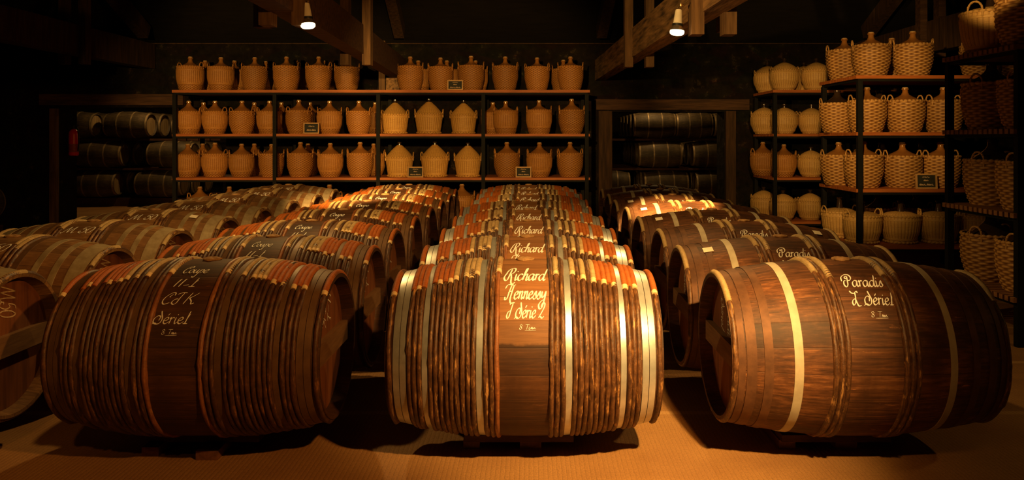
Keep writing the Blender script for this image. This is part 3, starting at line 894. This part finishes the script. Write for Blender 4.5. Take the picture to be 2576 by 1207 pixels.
t = demijohn([(0, .185), (.04, .180), (.15, .212), (.27, .226), (.335, .222)], 34, .0185, .005, 'wick_tan', .04, True, lid=LIDE, hw=.06, hh=.085)
put('glass_neck', lathe_obj('glass_neck', [(.045, .38), (.034, .44), (.03, .50), (.037, .505), (.037, .52)], 'glass_dark', 18), t)
VAR['bigdomed'] = t
DESC = {'tall': 'ribbed brown wicker demijohn', 'tallweave': 'woven brown wicker demijohn', 'round': 'round ribbed wicker demijohn',
        'roundweave': 'round woven wicker demijohn', 'lidded': 'golden demijohn with conical wicker lid', 'domed': 'tan demijohn with domed wicker lid',
        'big': 'large coarse-woven demijohn', 'bigdark': 'large coarse-woven demijohn', 'bigdomed': 'large tan wicker-lidded demijohn'}
used = set()
rj = random.Random(21)
def demi(var, X, Y, z, label, group, sc=1.0, rz=None):
    t = VAR[var]
    o = t if var not in used else copy_tree(t)
    used.add(var)
    o.location = (X, Y, z); o.scale = (sc, sc, sc)
    o.rotation_euler = (0, 0, rj.uniform(-.3, .3) if rz is None else rz)
    tag(o, label, 'demijohn', group)
    return o

# ------------------------------------------------------------------ racks
SZ = [0.38, 1.03, 1.68, 2.33]     # tops of the four shelves
def rack(name, label, x0, x1, yf, yb, posts_x, nplank, shelf_mat, gap):
    t = empty(name, ((x0 + x1) / 2, (yf + yb) / 2, 0))
    ox, oy = t.location.x, t.location.y
    for px in posts_x:
        for py in (yf + .03, yb - .03):
            mb = MB().box((px - ox, py - oy, 1.135), (.055, .055, 2.27))
            put('post', mb.mesh('post', M['post'], False), t)
    for z in SZ:
        mb = MB()
        pw = (yb - yf) / nplank
        for i in range(nplank):
            mb.box(((x0 + x1) / 2 - ox, yf + pw * (i + .5) - oy, z - .019), (x1 - x0, pw - gap, .038))
        put('shelf', mb.mesh('shelf', M[shelf_mat], False), t)
        mb = MB()
        for py in (yf + .03, yb - .03):
            mb.box(((x0 + x1) / 2 - ox, py - oy, z - .0525), (x1 - x0 - .06, .03, .029))
        for px in posts_x:
            mb.box((px - ox, (yf + yb) / 2 - oy, z - .0525), (.03, yb - yf - .06, .029))
        put('shelf_bearer', mb.mesh('shelf_bearer', M['post'], False), t)
    return tag(t, label, 'rack')
XL, XR = atX(432, 11.2), atX(1484, 11.2)
YF = 11.2
rack('shelving_rack', 'long wooden shelving rack on black posts along the back wall', XL, XR, YF, 12.2,
     [atX(p, YF + .03) for p in (440, 692, 952, 1216, 1476)], 6, 'shelf', .006)
rack('shelving_rack', 'far right shelving rack behind the other two on the right', atX(1945, 11.2), 6.6, 11.2, 12.2,
     [atX(1949, 11.23), 5.1, 6.55], 6, 'shelf', .006)
rack('shelving_rack', 'right-hand shelving rack in the middle distance, holding one chalkboard', 3.72, 6.9, 8.63, 9.74,
     [3.77, 5.3, 6.85], 6, 'shelf', .006)
rack('shelving_rack', 'near right slatted rack cut off by the right photo edge', 3.71, 6.9, 5.79, 6.82,
     [3.765, 5.3, 6.85], 15, 'slat', .026)

RKN = {'long': 'the long back rack', 'far': 'the far right rack', 'mid': 'the middle right rack', 'near': 'the near right rack'}
SHN = ['bottom', 'lower', 'upper', 'top']
def shelf_row(rk, lev, Y, items, rear=False, grp=None, rz=None):
    """items: (variant, pixel x of its middle, scale)"""
    items = sorted(items, key=lambda i: i[1])
    n = len(items)
    for i, (var, px, sc) in enumerate(items):
        pos = 'leftmost' if i == 0 else ('rightmost' if i == n - 1 else ORD[i] + ' from left')
        rr = ' in the rear row' if rear else ''
        shelf = SHN[lev]
        lab = f'{DESC[var]}, {pos}{rr}, {shelf} shelf of {RKN[rk]}'
        if rear: lab = f'{"half-hidden" } demijohn, {pos} in the rear row, {shelf} shelf of {RKN[rk]}'
        demi(var, atX(px, Y), Y, SZ[lev] + .001, lab, f'demijohns on the {shelf} shelf of {RKN[rk]}' + (' rear row' if rear else ''), sc, rz)
R1, R2 = 11.46, 11.93
shelf_row('long', 3, R1, [('tall', 479, 1.0), ('tall', 556, .98), ('tallweave', 641, .98), ('tallweave', 721, 1.0), ('tallweave', 802, 1.0), ('tallweave', 873, .96),
                          ('tallweave', 1032, 1.0), ('tallweave', 1108, .97), ('tallweave', 1185, 1.02), ('tallweave', 1271, 1.0), ('tallweave', 1351, .97), ('tallweave', 1435, 1.0)])
shelf_row('long', 3, R2, [('tall', 516, .98), ('tall', 590, .98), ('tall', 668, .96), ('tall', 744, 1.0), ('tall', 820, .98), ('tall', 1052, .98), ('tall', 1124, .98), ('tall', 1196, .98), ('tallweave', 1417, 1.0)], True)
shelf_row('long', 2, R1, [('round', 475, 1.0), ('round', 541, 1.0), ('roundweave', 609, 1.0), ('round', 678, 1.0), ('roundweave', 752, 1.03), ('round', 829, 1.0), ('roundweave', 903, 1.0),
                          ('lidded', 994, 1.0), ('lidded', 1079, 1.03), ('lidded', 1166, .98), ('tall', 1272, .95), ('tall', 1356, .98), ('roundweave', 1438, 1.06)])
shelf_row('long', 2, R2, [('round', 512, 1.0), ('round', 640, 1.0), ('round', 708, 1.0), ('round', 780, 1.0), ('round', 944, 1.0), ('round', 1240, 1.0)], True)
shelf_row('long', 1, R1, [('round', 473, 1.0), ('round', 541, 1.03), ('round', 608, 1.0), ('tallweave', 683, .95), ('roundweave', 756, 1.05), ('round', 831, 1.02), ('roundweave', 906, 1.05),
                          ('lidded', 1005, 1.02), ('lidded', 1094, 1.03), ('lidded', 1177, 1.0), ('roundweave', 1275, 1.05), ('round', 1357, 1.04), ('roundweave', 1434, 1.05)])
shelf_row('long', 1, R2, [('round', 510, 1.0), ('round', 640, 1.0), ('round', 775, 1.0), ('round', 940, 1.0)], True)
shelf_row('long', 0, R1, [('round', 503, 1.0), ('round', 577, 1.0), ('round', 829, 1.06), ('round', 1162, 1.08), ('round', 1422, 1.0), ('round', 660, 1.0), ('round', 745, 1.0)])
# far right rack
shelf_row('far', 3, R1, [('domed', 1973, 1.03), ('domed', 2053, 1.03), ('domed', 2150, .95), ('domed', 2243, .95)])
shelf_row('far', 3, R2, [('domed', 1930, 1.0), ('domed', 2022, 1.0)], True)
shelf_row('far', 2, R1, [('domed', 1973, .95), ('domed', 2041, .93)])
shelf_row('far', 2, R2, [('domed', 1922, 1.0)], True)
shelf_row('far', 1, R1, [('round', 1972, .98), ('domed', 2040, .95)])
shelf_row('far', 1, R2, [('round', 1919, 1.05)], True)
shelf_row('far', 0, R1, [('domed', 1970, .93), ('domed', 2038, .95)])
shelf_row('far', 0, R2, [('domed', 1921, .98)], True)
# middle right rack
B1, B2 = 8.925, 9.44
shelf_row('mid', 3, B1, [('big', 2191, .95), ('big', 2296, .97), ('big', 2465, .95), ('big', 2561, .95)])
shelf_row('mid', 3, B2, [('big', 2124, .95), ('big', 2243, .95)], True)
shelf_row('mid', 2, B1, [('big', 2181, .95), ('big', 2277, .95), ('big', 2373, .95)])
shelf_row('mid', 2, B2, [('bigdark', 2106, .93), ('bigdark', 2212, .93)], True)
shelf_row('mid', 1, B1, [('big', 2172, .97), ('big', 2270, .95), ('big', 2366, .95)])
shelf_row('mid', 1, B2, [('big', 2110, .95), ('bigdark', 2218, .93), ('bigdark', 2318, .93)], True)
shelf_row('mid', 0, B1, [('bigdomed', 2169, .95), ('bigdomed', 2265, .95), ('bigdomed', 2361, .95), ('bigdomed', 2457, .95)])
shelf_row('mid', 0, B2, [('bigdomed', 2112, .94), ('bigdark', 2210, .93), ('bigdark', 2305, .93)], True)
# near right rack: seen from its left end
def near(lev, var, X, Y, sc, lab, rz):
    demi(var, X, Y, SZ[lev] + .001, lab, f'demijohns on the {SHN[lev]} shelf of {RKN["near"]}', sc, rz)
near(3, 'bigdomed', 3.99, 6.545, 1.06, 'pale lidded demijohn with one handle, back of the near right rack\'s top shelf', .5)
near(3, 'big', 3.99, 6.05, 1.04, 'coarse demijohn at the top right corner, front of the near rack\'s top shelf', .5)
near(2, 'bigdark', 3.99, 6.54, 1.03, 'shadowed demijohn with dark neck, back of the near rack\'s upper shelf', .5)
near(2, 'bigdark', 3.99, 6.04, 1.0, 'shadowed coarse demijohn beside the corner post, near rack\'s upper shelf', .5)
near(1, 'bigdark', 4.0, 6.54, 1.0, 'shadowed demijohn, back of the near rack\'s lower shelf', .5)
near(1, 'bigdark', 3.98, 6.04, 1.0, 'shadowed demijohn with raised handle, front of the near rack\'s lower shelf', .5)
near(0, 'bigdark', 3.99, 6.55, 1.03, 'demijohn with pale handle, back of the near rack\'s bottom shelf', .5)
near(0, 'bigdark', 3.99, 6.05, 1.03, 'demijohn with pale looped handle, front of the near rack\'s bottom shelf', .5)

# ------------------------------------------------------------------ chalkboards
def chalkboard(px, Y, z, w, h, label, seed, words):
    t = empty('chalkboard', (atX(px, Y), Y, z), 0)
    t.rotation_euler = (rad(-5), 0, 0)
    mb = MB().box((0, .006, h / 2), (w - .02, .008, h - .02))
    s = put('slate', mb.mesh('slate', M['slate'], False), t)
    mb = MB()
    f = .018
    mb.box((0, 0, f / 2), (w, .022, f)); mb.box((0, 0, h - f / 2), (w, .022, f))
    mb.box((-w / 2 + f / 2, 0, h / 2), (f, .0218, h - 2 * f)); mb.box((w / 2 - f / 2, 0, h / 2), (f, .0218, h - 2 * f))
    put('frame', mb.mesh('frame', M['frame'], False), t)
    mb = MB()
    for (tx, u0, u1, v, xh) in words:
        letter(mb, tx, u0 * w, u1 * w, v * h, xh * h, lambda u, v_: (u, .0012, v_), wmax=.34, wmin=.2)
    put('chalk_writing', mb.mesh('chalk_writing', M['chalk_faint'], False), s)
    return tag(t, label, 'chalkboard', 'chalkboards on the shelves')
w3 = [('~', -.18, .18, .72, .1), ('~', -.12, .12, .5, .11), ('~~', -.34, .36, .2, .14)]
chalkboard(783, 11.24, SZ[2] + .001, .235, .165, 'small framed chalkboard on the upper shelf of the long back rack', 1, [('~', -.2, .2, .62, .12), ('~~', -.3, .3, .25, .17)])
chalkboard(1145, 11.24, SZ[3] + .001, .235, .150, 'small framed chalkboard on the top shelf of the long back rack', 2, w3)
chalkboard(1045, 11.24, SZ[1] + .001, .235, .160, 'small chalkboard between golden lidded demijohns on the long rack\'s lower shelf', 3, w3)
chalkboard(1317, 11.24, SZ[1] + .001, .235, .160, 'small chalkboard between brown demijohns on the long rack\'s lower shelf, right', 4, w3)
chalkboard(2331, 8.66, SZ[1] + .001, .245, .175, 'framed chalkboard on the middle right rack', 5, w3)

# ------------------------------------------------------------------ the building
YW = 12.4
struct('floor', MB().box((-2, 10, -.05), (26, 30, .1)), M['floor'])
def wall_with_openings():
    mb = MB()
    zt = 3.18
    ops = [(-7.75, -5.0, 2.12), (1.34, 3.18, 2.05)]
    x = -14.0
    for (a, b_, zo) in ops:
        mb.box(((x + a) / 2, YW + .25, zt / 2), (a - x, .5, zt))
        mb.box(((a + b_) / 2, YW + .25, (zt + zo) / 2), (b_ - a, .5, zt - zo))
        x = b_
    mb.box(((x + 10) / 2, YW + .25, zt / 2), (10 - x, .5, zt))
    return mb
struct('wall_back', wall_with_openings(), M['stone'])
struct('wall_left', MB().box((-14.2, 10, 2.5), (.4, 30, 5)), M['stone'])
struct('wall_right', MB().box((10.2, 10, 2.5), (.4, 30, 5)), M['stone'])
struct('wall_front', MB().box((-2, -4.2, 2.5), (24.8, .4, 5)), M['stone'])
struct('wall_far', MB().box((-2, 22.2, 1.9), (24.4, .4, 3.8)), M['stone'])
# roof: two slopes over the cellar, flat boards over the room behind
mb = MB()
for (a, b_) in (((12.95, 3.18), (4.2, 7.2)), ((4.2, 7.2), (-4.4, 3.18))):
    (ya, za), (yb, zb) = a, b_
    mb.hexa([(-14, ya, za), (10, ya, za), (-14, yb, zb), (10, yb, zb), (-14, ya, za + .1), (10, ya, za + .1), (-14, yb, zb + .1), (10, yb, zb + .1)])
struct('ceiling', mb, M['roof'])
struct('ceiling_rear_room', MB().box((-2, 17.45, 3.5), (24, 9, .1)), M['roof'])
# lintels and posts of the two openings
struct('trim_1', MB().box((atX(285, YW) - .0, YW - .03, 2.245), (2.35, .09, .18)), M['timber_x'])
struct('trim_2', MB().box((2.32, YW - .03, 2.165), (2.5, .09, .17)), M['timber_x'])
struct('trim_3', MB().box((atX(140, YW), YW - .04, 1.05), (.11, .08, 2.1)), M['timber_v'])
struct('trim_4', MB().box((1.22, YW - .04, 1.03), (.22, .08, 2.06)), M['timber_dark'])
struct('trim_5', MB().box((3.27, YW - .04, 1.03), (.16, .08, 2.06)), M['timber_dark'])
# wall plate along the wall head
struct('trim_6', MB().box((-2, YW - .02, 3.165), (24, .05, .012)), M['timber_dark'])

# roof trusses: tie beam runs away from the camera
def truss(label, xl, xr, yref, zb, h, posts, sk=-.037, mt='timber', mv='timber_v', span=(-3.9, 12.36)):
    """xl..xr underside edges at depth yref; posts = depths of the clasping post pairs"""
    t = empty('roof_truss', ((xl + xr) / 2, yref, zb))
    cx = (xl + xr) / 2; w = xr - xl
    def X(y): return sk * (y - yref)
    y0, y1 = span
    mb = MB()
    n = 16
    rnd = random.Random(int(abs(cx) * 100))
    ys = [y0 + (y1 - y0) * i / n for i in range(n + 1)]
    for i in range(n + 1):
        y = ys[i]; j = [rnd.uniform(-.006, .006) for _ in range(4)]
        mb.v += [(X(y) - w / 2 + j[0], y - yref, j[1]), (X(y) + w / 2 + j[2], y - yref, j[3]), (X(y) + w / 2 + j[1], y - yref, h + j[0]), (X(y) - w / 2 + j[3], y - yref, h + j[2])]
    for i in range(n):
        for k in range(4):
            k2 = (k + 1) % 4
            mb.quad([i * 4 + k, i * 4 + k2, i * 4 + 4 + k2, i * 4 + 4 + k])
    mb.quad([3, 2, 1, 0]); mb.quad([n * 4 + k for k in range(4)])
    put('tie_beam', mb.mesh('tie_beam', M[mt], False), t)
    for (py, drop) in posts:
        zt = 3.18 + (12.95 - py) * .459 - zb - .05 if py > 4.2 else 3.2
        for s in (-1, 1):
            mb = MB().box((X(py) + s * (w / 2 + .035), py - yref, (zt - drop) / 2), (.095, .135, zt + drop))
            put('post', mb.mesh('post', M[mv], False), t)
    # principal rafter
    def zr(y): return 3.18 + (12.95 - y) * .459 - .20 - zb
    mb = MB().bar((X(12.2), 12.2 - yref, zr(12.2)), (X(4.3), 4.3 - yref, zr(4.3)), .16, .22)
    put('rafter', mb.mesh('rafter', M['timber_dark'], False), t)
    return tag(t, label, 'roof truss', 'roof trusses')
ZB = CAMZ + .96
truss('timber roof truss over the dark far left of the cellar', -6.30, -6.10, 8.5, CAMZ + 1.15, .40, [(10.3, .13)], -.01, 'timber_dark', 'timber_dark')
truss('timber roof truss left of centre carrying a lit lamp', -1.994, -1.816, 6.51, ZB, .335, [(5.75, .10), (8.6, .12), (1.1, .1)], mt='timber_x')  # left tie beam in a darker timber, its shade put into the colour
truss('timber roof truss right of centre carrying a lit lamp', 1.27, 1.445, 6.4, ZB, .335, [(5.75, .17), (8.85, .12), (1.1, .1)])
truss('timber roof truss above the shelving racks on the right', 5.38, 5.56, 8.5, CAMZ + 1.17, .42, [(10.3, .05)], -.01, 'timber_dark', 'timber_x')
# loose hanging posts seen beyond each beam
for i, (px, Y, py, lab) in enumerate(((662, 7.0, 70, 'short hanging timber post beyond the left lamp beam'), (1818, 7.0, 81, 'short hanging timber post beyond the right lamp beam'))):
    zb = atZ(py, Y); zt = 3.18 + (12.95 - Y) * .459 - .03
    mb = MB().box((0, 0, (zt - zb) / 2), (.135 if i == 0 else .095, .13, zt - zb))
    tag(put('hanging_post', mb.mesh('hanging_post', M['timber_dark'], False), None, (atX(px, Y), Y, zb)), lab, 'timber post', 'hanging timber posts')
# timber upright against the back wall, standing on the top shelf between demijohns
mb = MB().box((0, 0, .42), (.10, .10, .84))
tag(put('timber_upright', mb.mesh('timber_upright', M['timber_v'], False), None, (atX(962, 12.1), 12.1, SZ[3] + .001)), 'slim timber upright on the top shelf beside the beam end', 'timber post')
mb = MB().box((0, 0, .115), (.235, .25, .23))
tag(put('timber_block', mb.mesh('timber_block', M['timber'], False), None, (-2.15, 11.95, SZ[3] + .001)), 'dark timber block under the beam end on the top shelf', 'wood block')

# ------------------------------------------------------------------ spot lamps on the beams
def lamp(label, loc, tilt, side):
    """socket with a reflector bulb pointing down, held by a bracket to the post"""
    t = empty('spot_lamp', loc)
    body = empty('lamp_head', (0, 0, 0)); body.parent = t
    body.rotation_euler = tilt; body.scale = (.9, .9, .95)
    put('collar', lathe_obj('collar', [(.041, .072), (.0445, .074), (.0445, .058), (.041, .056)], 'blk', 24), body)
    put('lamp_socket', lathe_obj('lamp_socket', [(.012, .19), (.026, .185), (.030, .17), (.038, .085), (.040, .075)], 'socket', 24), body)
    put('bulb_reflector', lathe_obj('bulb_reflector', [(.034, .076), (.036, .062), (.044, .045), (.056, .026), (.058, .018)], 'reflector', 32), body)
    put('bulb_face', lathe_obj('bulb_face', [(.0582, .019), (.060, .010), (.058, -.004), (.046, -.014), (.02, -.019)], 'bulb', 32), body)
    mb = MB()
    mb.tube([(0, 0, .185), (-side * .02, .0, .215), (-side * .05, .005, .21), (-side * .085, .01, .235)], .007, 8)
    mb.lathe_z([(.016, .2), (.018, .212), (.016, .224)], 16, (-side * .03, 0, 0))
    put('bracket', mb.mesh('bracket', M['brass']), t)
    return tag(t, label, 'lamp', 'spot lamps on the beams')
LA = (atX(775, 5.72), 5.72, atZ(66, 5.72))
LB = (atX(1703, 5.68), 5.68, atZ(83, 5.68))
lamp('lit reflector lamp on the left roof beam', LA, (rad(-3), rad(-6), 0), 1)
lamp('lit reflector lamp on the right roof beam', LB, (rad(-2), rad(5), 0), -1)

# ------------------------------------------------------------------ casks stacked in the rooms behind
CR, CH, CL = 0.322, 0.262, 0.50
def cr(x): return CH + (CR - CH) * (1 - (x / CL) ** 2)
def cask_proto():
    t = empty('cask')
    mb = MB(); n = 18
    outer = [(-CL + 2 * CL * i / n, cr(-CL + 2 * CL * i / n)) for i in range(n + 1)]
    mb.lathe_x([(-CL + .045, CH - .022)] + [(-CL, CH - .012)] + outer + [(CL, CH - .012), (CL - .045, CH - .022)], 48, CR, 18)
    put('stave_body', mb.mesh('stave_body', M['wood_black']), t)
    for s in (-1, 1):
        mb = MB(); x = s * (CL - .04); r = CH - .018
        for xx in (x, x - s * .015):
            for k in range(40):
                a = 2 * pi * k / 40; mb.v.append((xx, -r * sin(a), CR + r * cos(a)))
        mb.quad([k for k in (range(40) if s < 0 else reversed(range(40)))])
        mb.quad([40 + k for k in (reversed(range(40)) if s < 0 else range(40))])
        put('cask_head', mb.mesh('cask_head', M['head_black'], False), t)
    for x, w in ((-.475, .035), (-.16, .03), (.16, .03), (.475, .035)):
        mb = MB(); a, b_ = x - w / 2, x + w / 2; q = .004
        mb.lathe_x([(a, cr(a) - .002), (a, cr(a) + q), (b_, cr(b_) + q), (b_, cr(b_) - .002)], 48, CR)
        put('metal_band', mb.mesh('metal_band', M['iron_dim']), t)
    return t
cask = cask_proto(); cask_used = [False]
def place_cask(x, y, z, label, group, rz=0.0, sx=1.0):
    o = copy_tree(cask) if cask_used[0] else cask
    cask_used[0] = True
    o.location = (x, y, z); o.rotation_euler = (0, 0, rz); o.scale = (sx, 1, 1)
    tag(o, label, 'cask', group)
tiers = [(.215, 'bottom'), (.915, 'middle'), (1.615, 'top')]
DPN = ['front', 'second', 'third', 'fourth', 'fifth']
def cask_block(ycenter, cols, dy, place, letter_):
    """cols: (tier index, x of the middle, how many deep, half-length scale, words for the column)"""
    for (ti, xm, deep, sx, words) in cols:
        z, tn = tiers[ti]
        for k in range(deep):
            lab = f'dark cask, {words}, {tn} tier beyond the {place} doorway' if deep == 1 else \
                  f'dark cask, {DPN[k]} of {words}, {tn} tier beyond the {place} doorway'
            place_cask(xm, ycenter + k * dy, z, lab, f'casks stacked beyond the {place} doorway', 0, sx)
        
YC = 18.0
cask_block(YC, [(2, -10.85, 3, 1.05, 'the left line'), (2, -9.55, 4, 1.05, 'the right line'),
                (1, -10.2, 4, 1.1, 'the left line'), (1, -8.52, 3, 1.05, 'the right line'),
                (0, -10.35, 3, 1.1, 'the left line'), (0, -8.78, 3, 1.1, 'the right line')], .66, 'left', 'L')
cask_block(YC, [(2, 2.93, 5, 1.0, 'the left line'), (2, 3.87, 1, .86, 'right one of the front'), (2, 4.78, 2, .9, 'the right line'),
                (1, 3.06, 5, 1.02, 'the left line'), (1, 4.32, 3, 1.0, 'the right line'),
                (0, 1.9, 2, .9, 'the left line'), (0, 3.2, 3, 1.05, 'the middle line'), (0, 4.4, 2, 1.0, 'the right line')], .66, 'right', 'R')
# rails between the tiers
for (xa, xb, ny, nm) in ((-11.5, -8.2, 4, 'left'), (1.3, 5.4, 5, 'right')):
    for ti in range(3):
        for k in range(ny):
            zc = tiers[ti][0]
            hh = .2 if ti == 0 else .05
            zz = zc - hh - .002 if ti else .002
            mb = MB().box((0, 0, hh / 2), (xb - xa, .07, hh))
            r_ = put('stacking_rail', mb.mesh('stacking_rail', M['bearer'], False), None, ((xa + xb) / 2, YC + k * .66, zz))
            tag(r_, f'timber rail under the {tiers[ti][1]} tier beyond the {nm} doorway, {DPN[k]} from the door', 'timber', f'stacking rails beyond the {nm} doorway')
# two casks at the left edge, ends towards the camera
for i, (px, py) in enumerate(((-24, 404), (-12, 523))):
    z = atZ(py, 10.6) - CR
    place_cask(-8.42 + .1 * i, 11.1, z, f'dark cask at the left photo edge, {"upper" if i == 0 else "lower"} of two', 'casks at the left photo edge', pi / 2)
z = atZ(523, 10.6) - CR
mb = MB()
mb.box((0, -.25, z / 2 - .002), (.7, .12, z - .006)); mb.box((0, .25, z / 2 - .002), (.7, .12, z - .006))
tag(put('cask_cradle', mb.mesh('cask_cradle', M['bearer'], False), None, (-8.32, 11.1, .001)), 'timber cradle under the two casks at the left photo edge', 'cradle')

# ------------------------------------------------------------------ fire extinguisher by the left doorway
t = empty('fire_extinguisher', (-7.66, 12.66, atZ(392, 12.66)))
put('cylinder', lathe_obj('cylinder', [(.05, 0), (.072, .012), (.076, .03), (.076, .36), (.07, .40), (.045, .435), (.025, .45)], 'red', 32), t)
put('label_band', lathe_obj('label_band', [(.0768, .06), (.0768, .20)], 'exting_label', 32), t).scale = (1, 1, 1)
put('valve', lathe_obj('valve', [(.022, .445), (.024, .49), (.018, .51)], 'blk', 16), t)
mb = MB().box((.03, 0, .515), (.12, .02, .012)); mb.box((.02, 0, .49), (.09, .018, .01))
put('lever', mb.mesh('lever', M['blk'], False), t)
mb = MB().tube([(.02, 0, .48), (.07, -.02, .47), (.1, -.03, .38), (.098, -.02, .22), (.085, -.02, .08)], .011, 8)
put('hose', mb.mesh('hose', M['blk']), t)
mb = MB().box((-.08, 0, .33), (.012, .05, .12))
put('wall_mount', mb.mesh('wall_mount', M['blk'], False), t)
tag(t, 'red fire extinguisher hung on the wall beside the left doorway', 'fire extinguisher')

# ------------------------------------------------------------------ light
WARM = (1.0, 0.57, 0.17)
def aim(o, target):
    import mathutils
    d = mathutils.Vector(target) - o.location
    o.rotation_euler = d.to_track_quat('-Z', 'Y').to_euler()
def spot(name, loc, target, power, angle, blend, color=WARM, r=.05):
    l = bpy.data.lights.new(name, 'SPOT'); l.energy = power; l.color = color
    l.spot_size = rad(angle); l.spot_blend = blend; l.shadow_soft_size = r
    o = bpy.data.objects.new(name, l); C.objects.link(o); o.location = loc
    aim(o, target)
    return o
def point(name, loc, power, color=WARM, r=.06):
    l = bpy.data.lights.new(name, 'POINT'); l.energy = power; l.color = color; l.shadow_soft_size = r
    o = bpy.data.objects.new(name, l); C.objects.link(o); o.location = loc
    return o
# the two lamps in view
spot('lamp_light', (LA[0], LA[1], LA[2] - .06), (-1.95, 8.35, 1.0), 2600, 30, .8, r=.03)
spot('lamp_light', (LB[0], LB[1], LB[2] - .06), (1.40, 7.45, .95), 2600, 25, .5, r=.03)
spot('lamp_spill_or_fill', (LA[0], LA[1], LA[2] - .06), (LA[0], LA[1], 0), 90, 168, .4, r=.03)
spot('lamp_spill_or_fill', (LB[0], LB[1], LB[2] - .06), (LB[0], LB[1], 0), 55, 160, .5, r=.03)
# lamps on the same beams nearer the camera, out of frame, plus one fill
spot('lamp_light', (1.28, 1.35, 2.6), (.62, 3.75, .6), 1350, 46, 1.0)
spot('lamp_spill_or_fill', (1.16, 1.35, 2.6), (-1.4, 4.1, .75), 290, 122, .9, (1.0, .42, .085))
spot('lamp_light', (-1.62, 1.2, 2.45), (-3.1, 4.4, .8), 45, 60, .9, (1.0, .42, .085))
spot('lamp_spill_or_fill', (-1.6, 1.2, 2.45), (1.3, 6.6, 2.72), 1000, 28, .8)  # added unseen fill, brightens the side of the right tie beam
spot('lamp_light', (4.7, 3.0, 2.6), (4.2, 3.8, 0), 55, 95, .8)
# added fill spots for the racks, without fixtures, above the frame
spot('rack_fill', (-.5, 3.4, 2.5), (-.8, 11.4, 1.9), 1300, 36, .6)
spot('rack_fill', (-3.4, 3.4, 2.5), (-4.1, 11.4, 1.9), 1300, 36, .6)
spot('rack_fill', (1.9, 4.9, 2.75), (4.05, 10.6, 1.9), 500, 46, .6)
spot('rack_fill', (1.9, 4.5, 3.15), (4.05, 6.4, 2.95), 190, 18, .3)
# rear rooms: lamps high in front of the stacks
point('rear_lamp', (-8.4, 17.3, 3.3), 85, (1.0, .58, .19))
point('rear_lamp', (2.9, 17.3, 3.3), 75, (1.0, .58, .19))

w = bpy.data.worlds.new('dark'); bpy.context.scene.world = w
w.use_nodes = True
w.node_tree.nodes['Background'].inputs[0].default_value = (1.0, .55, .2, 1)
w.node_tree.nodes['Background'].inputs[1].default_value = 0.0

sc = bpy.context.scene
sc.view_settings.view_transform = 'Standard'
sc.view_settings.look = 'None'
sc.view_settings.exposure = 0.0
sc.view_settings.gamma = 1.0
sc.view_settings.use_curve_mapping = False
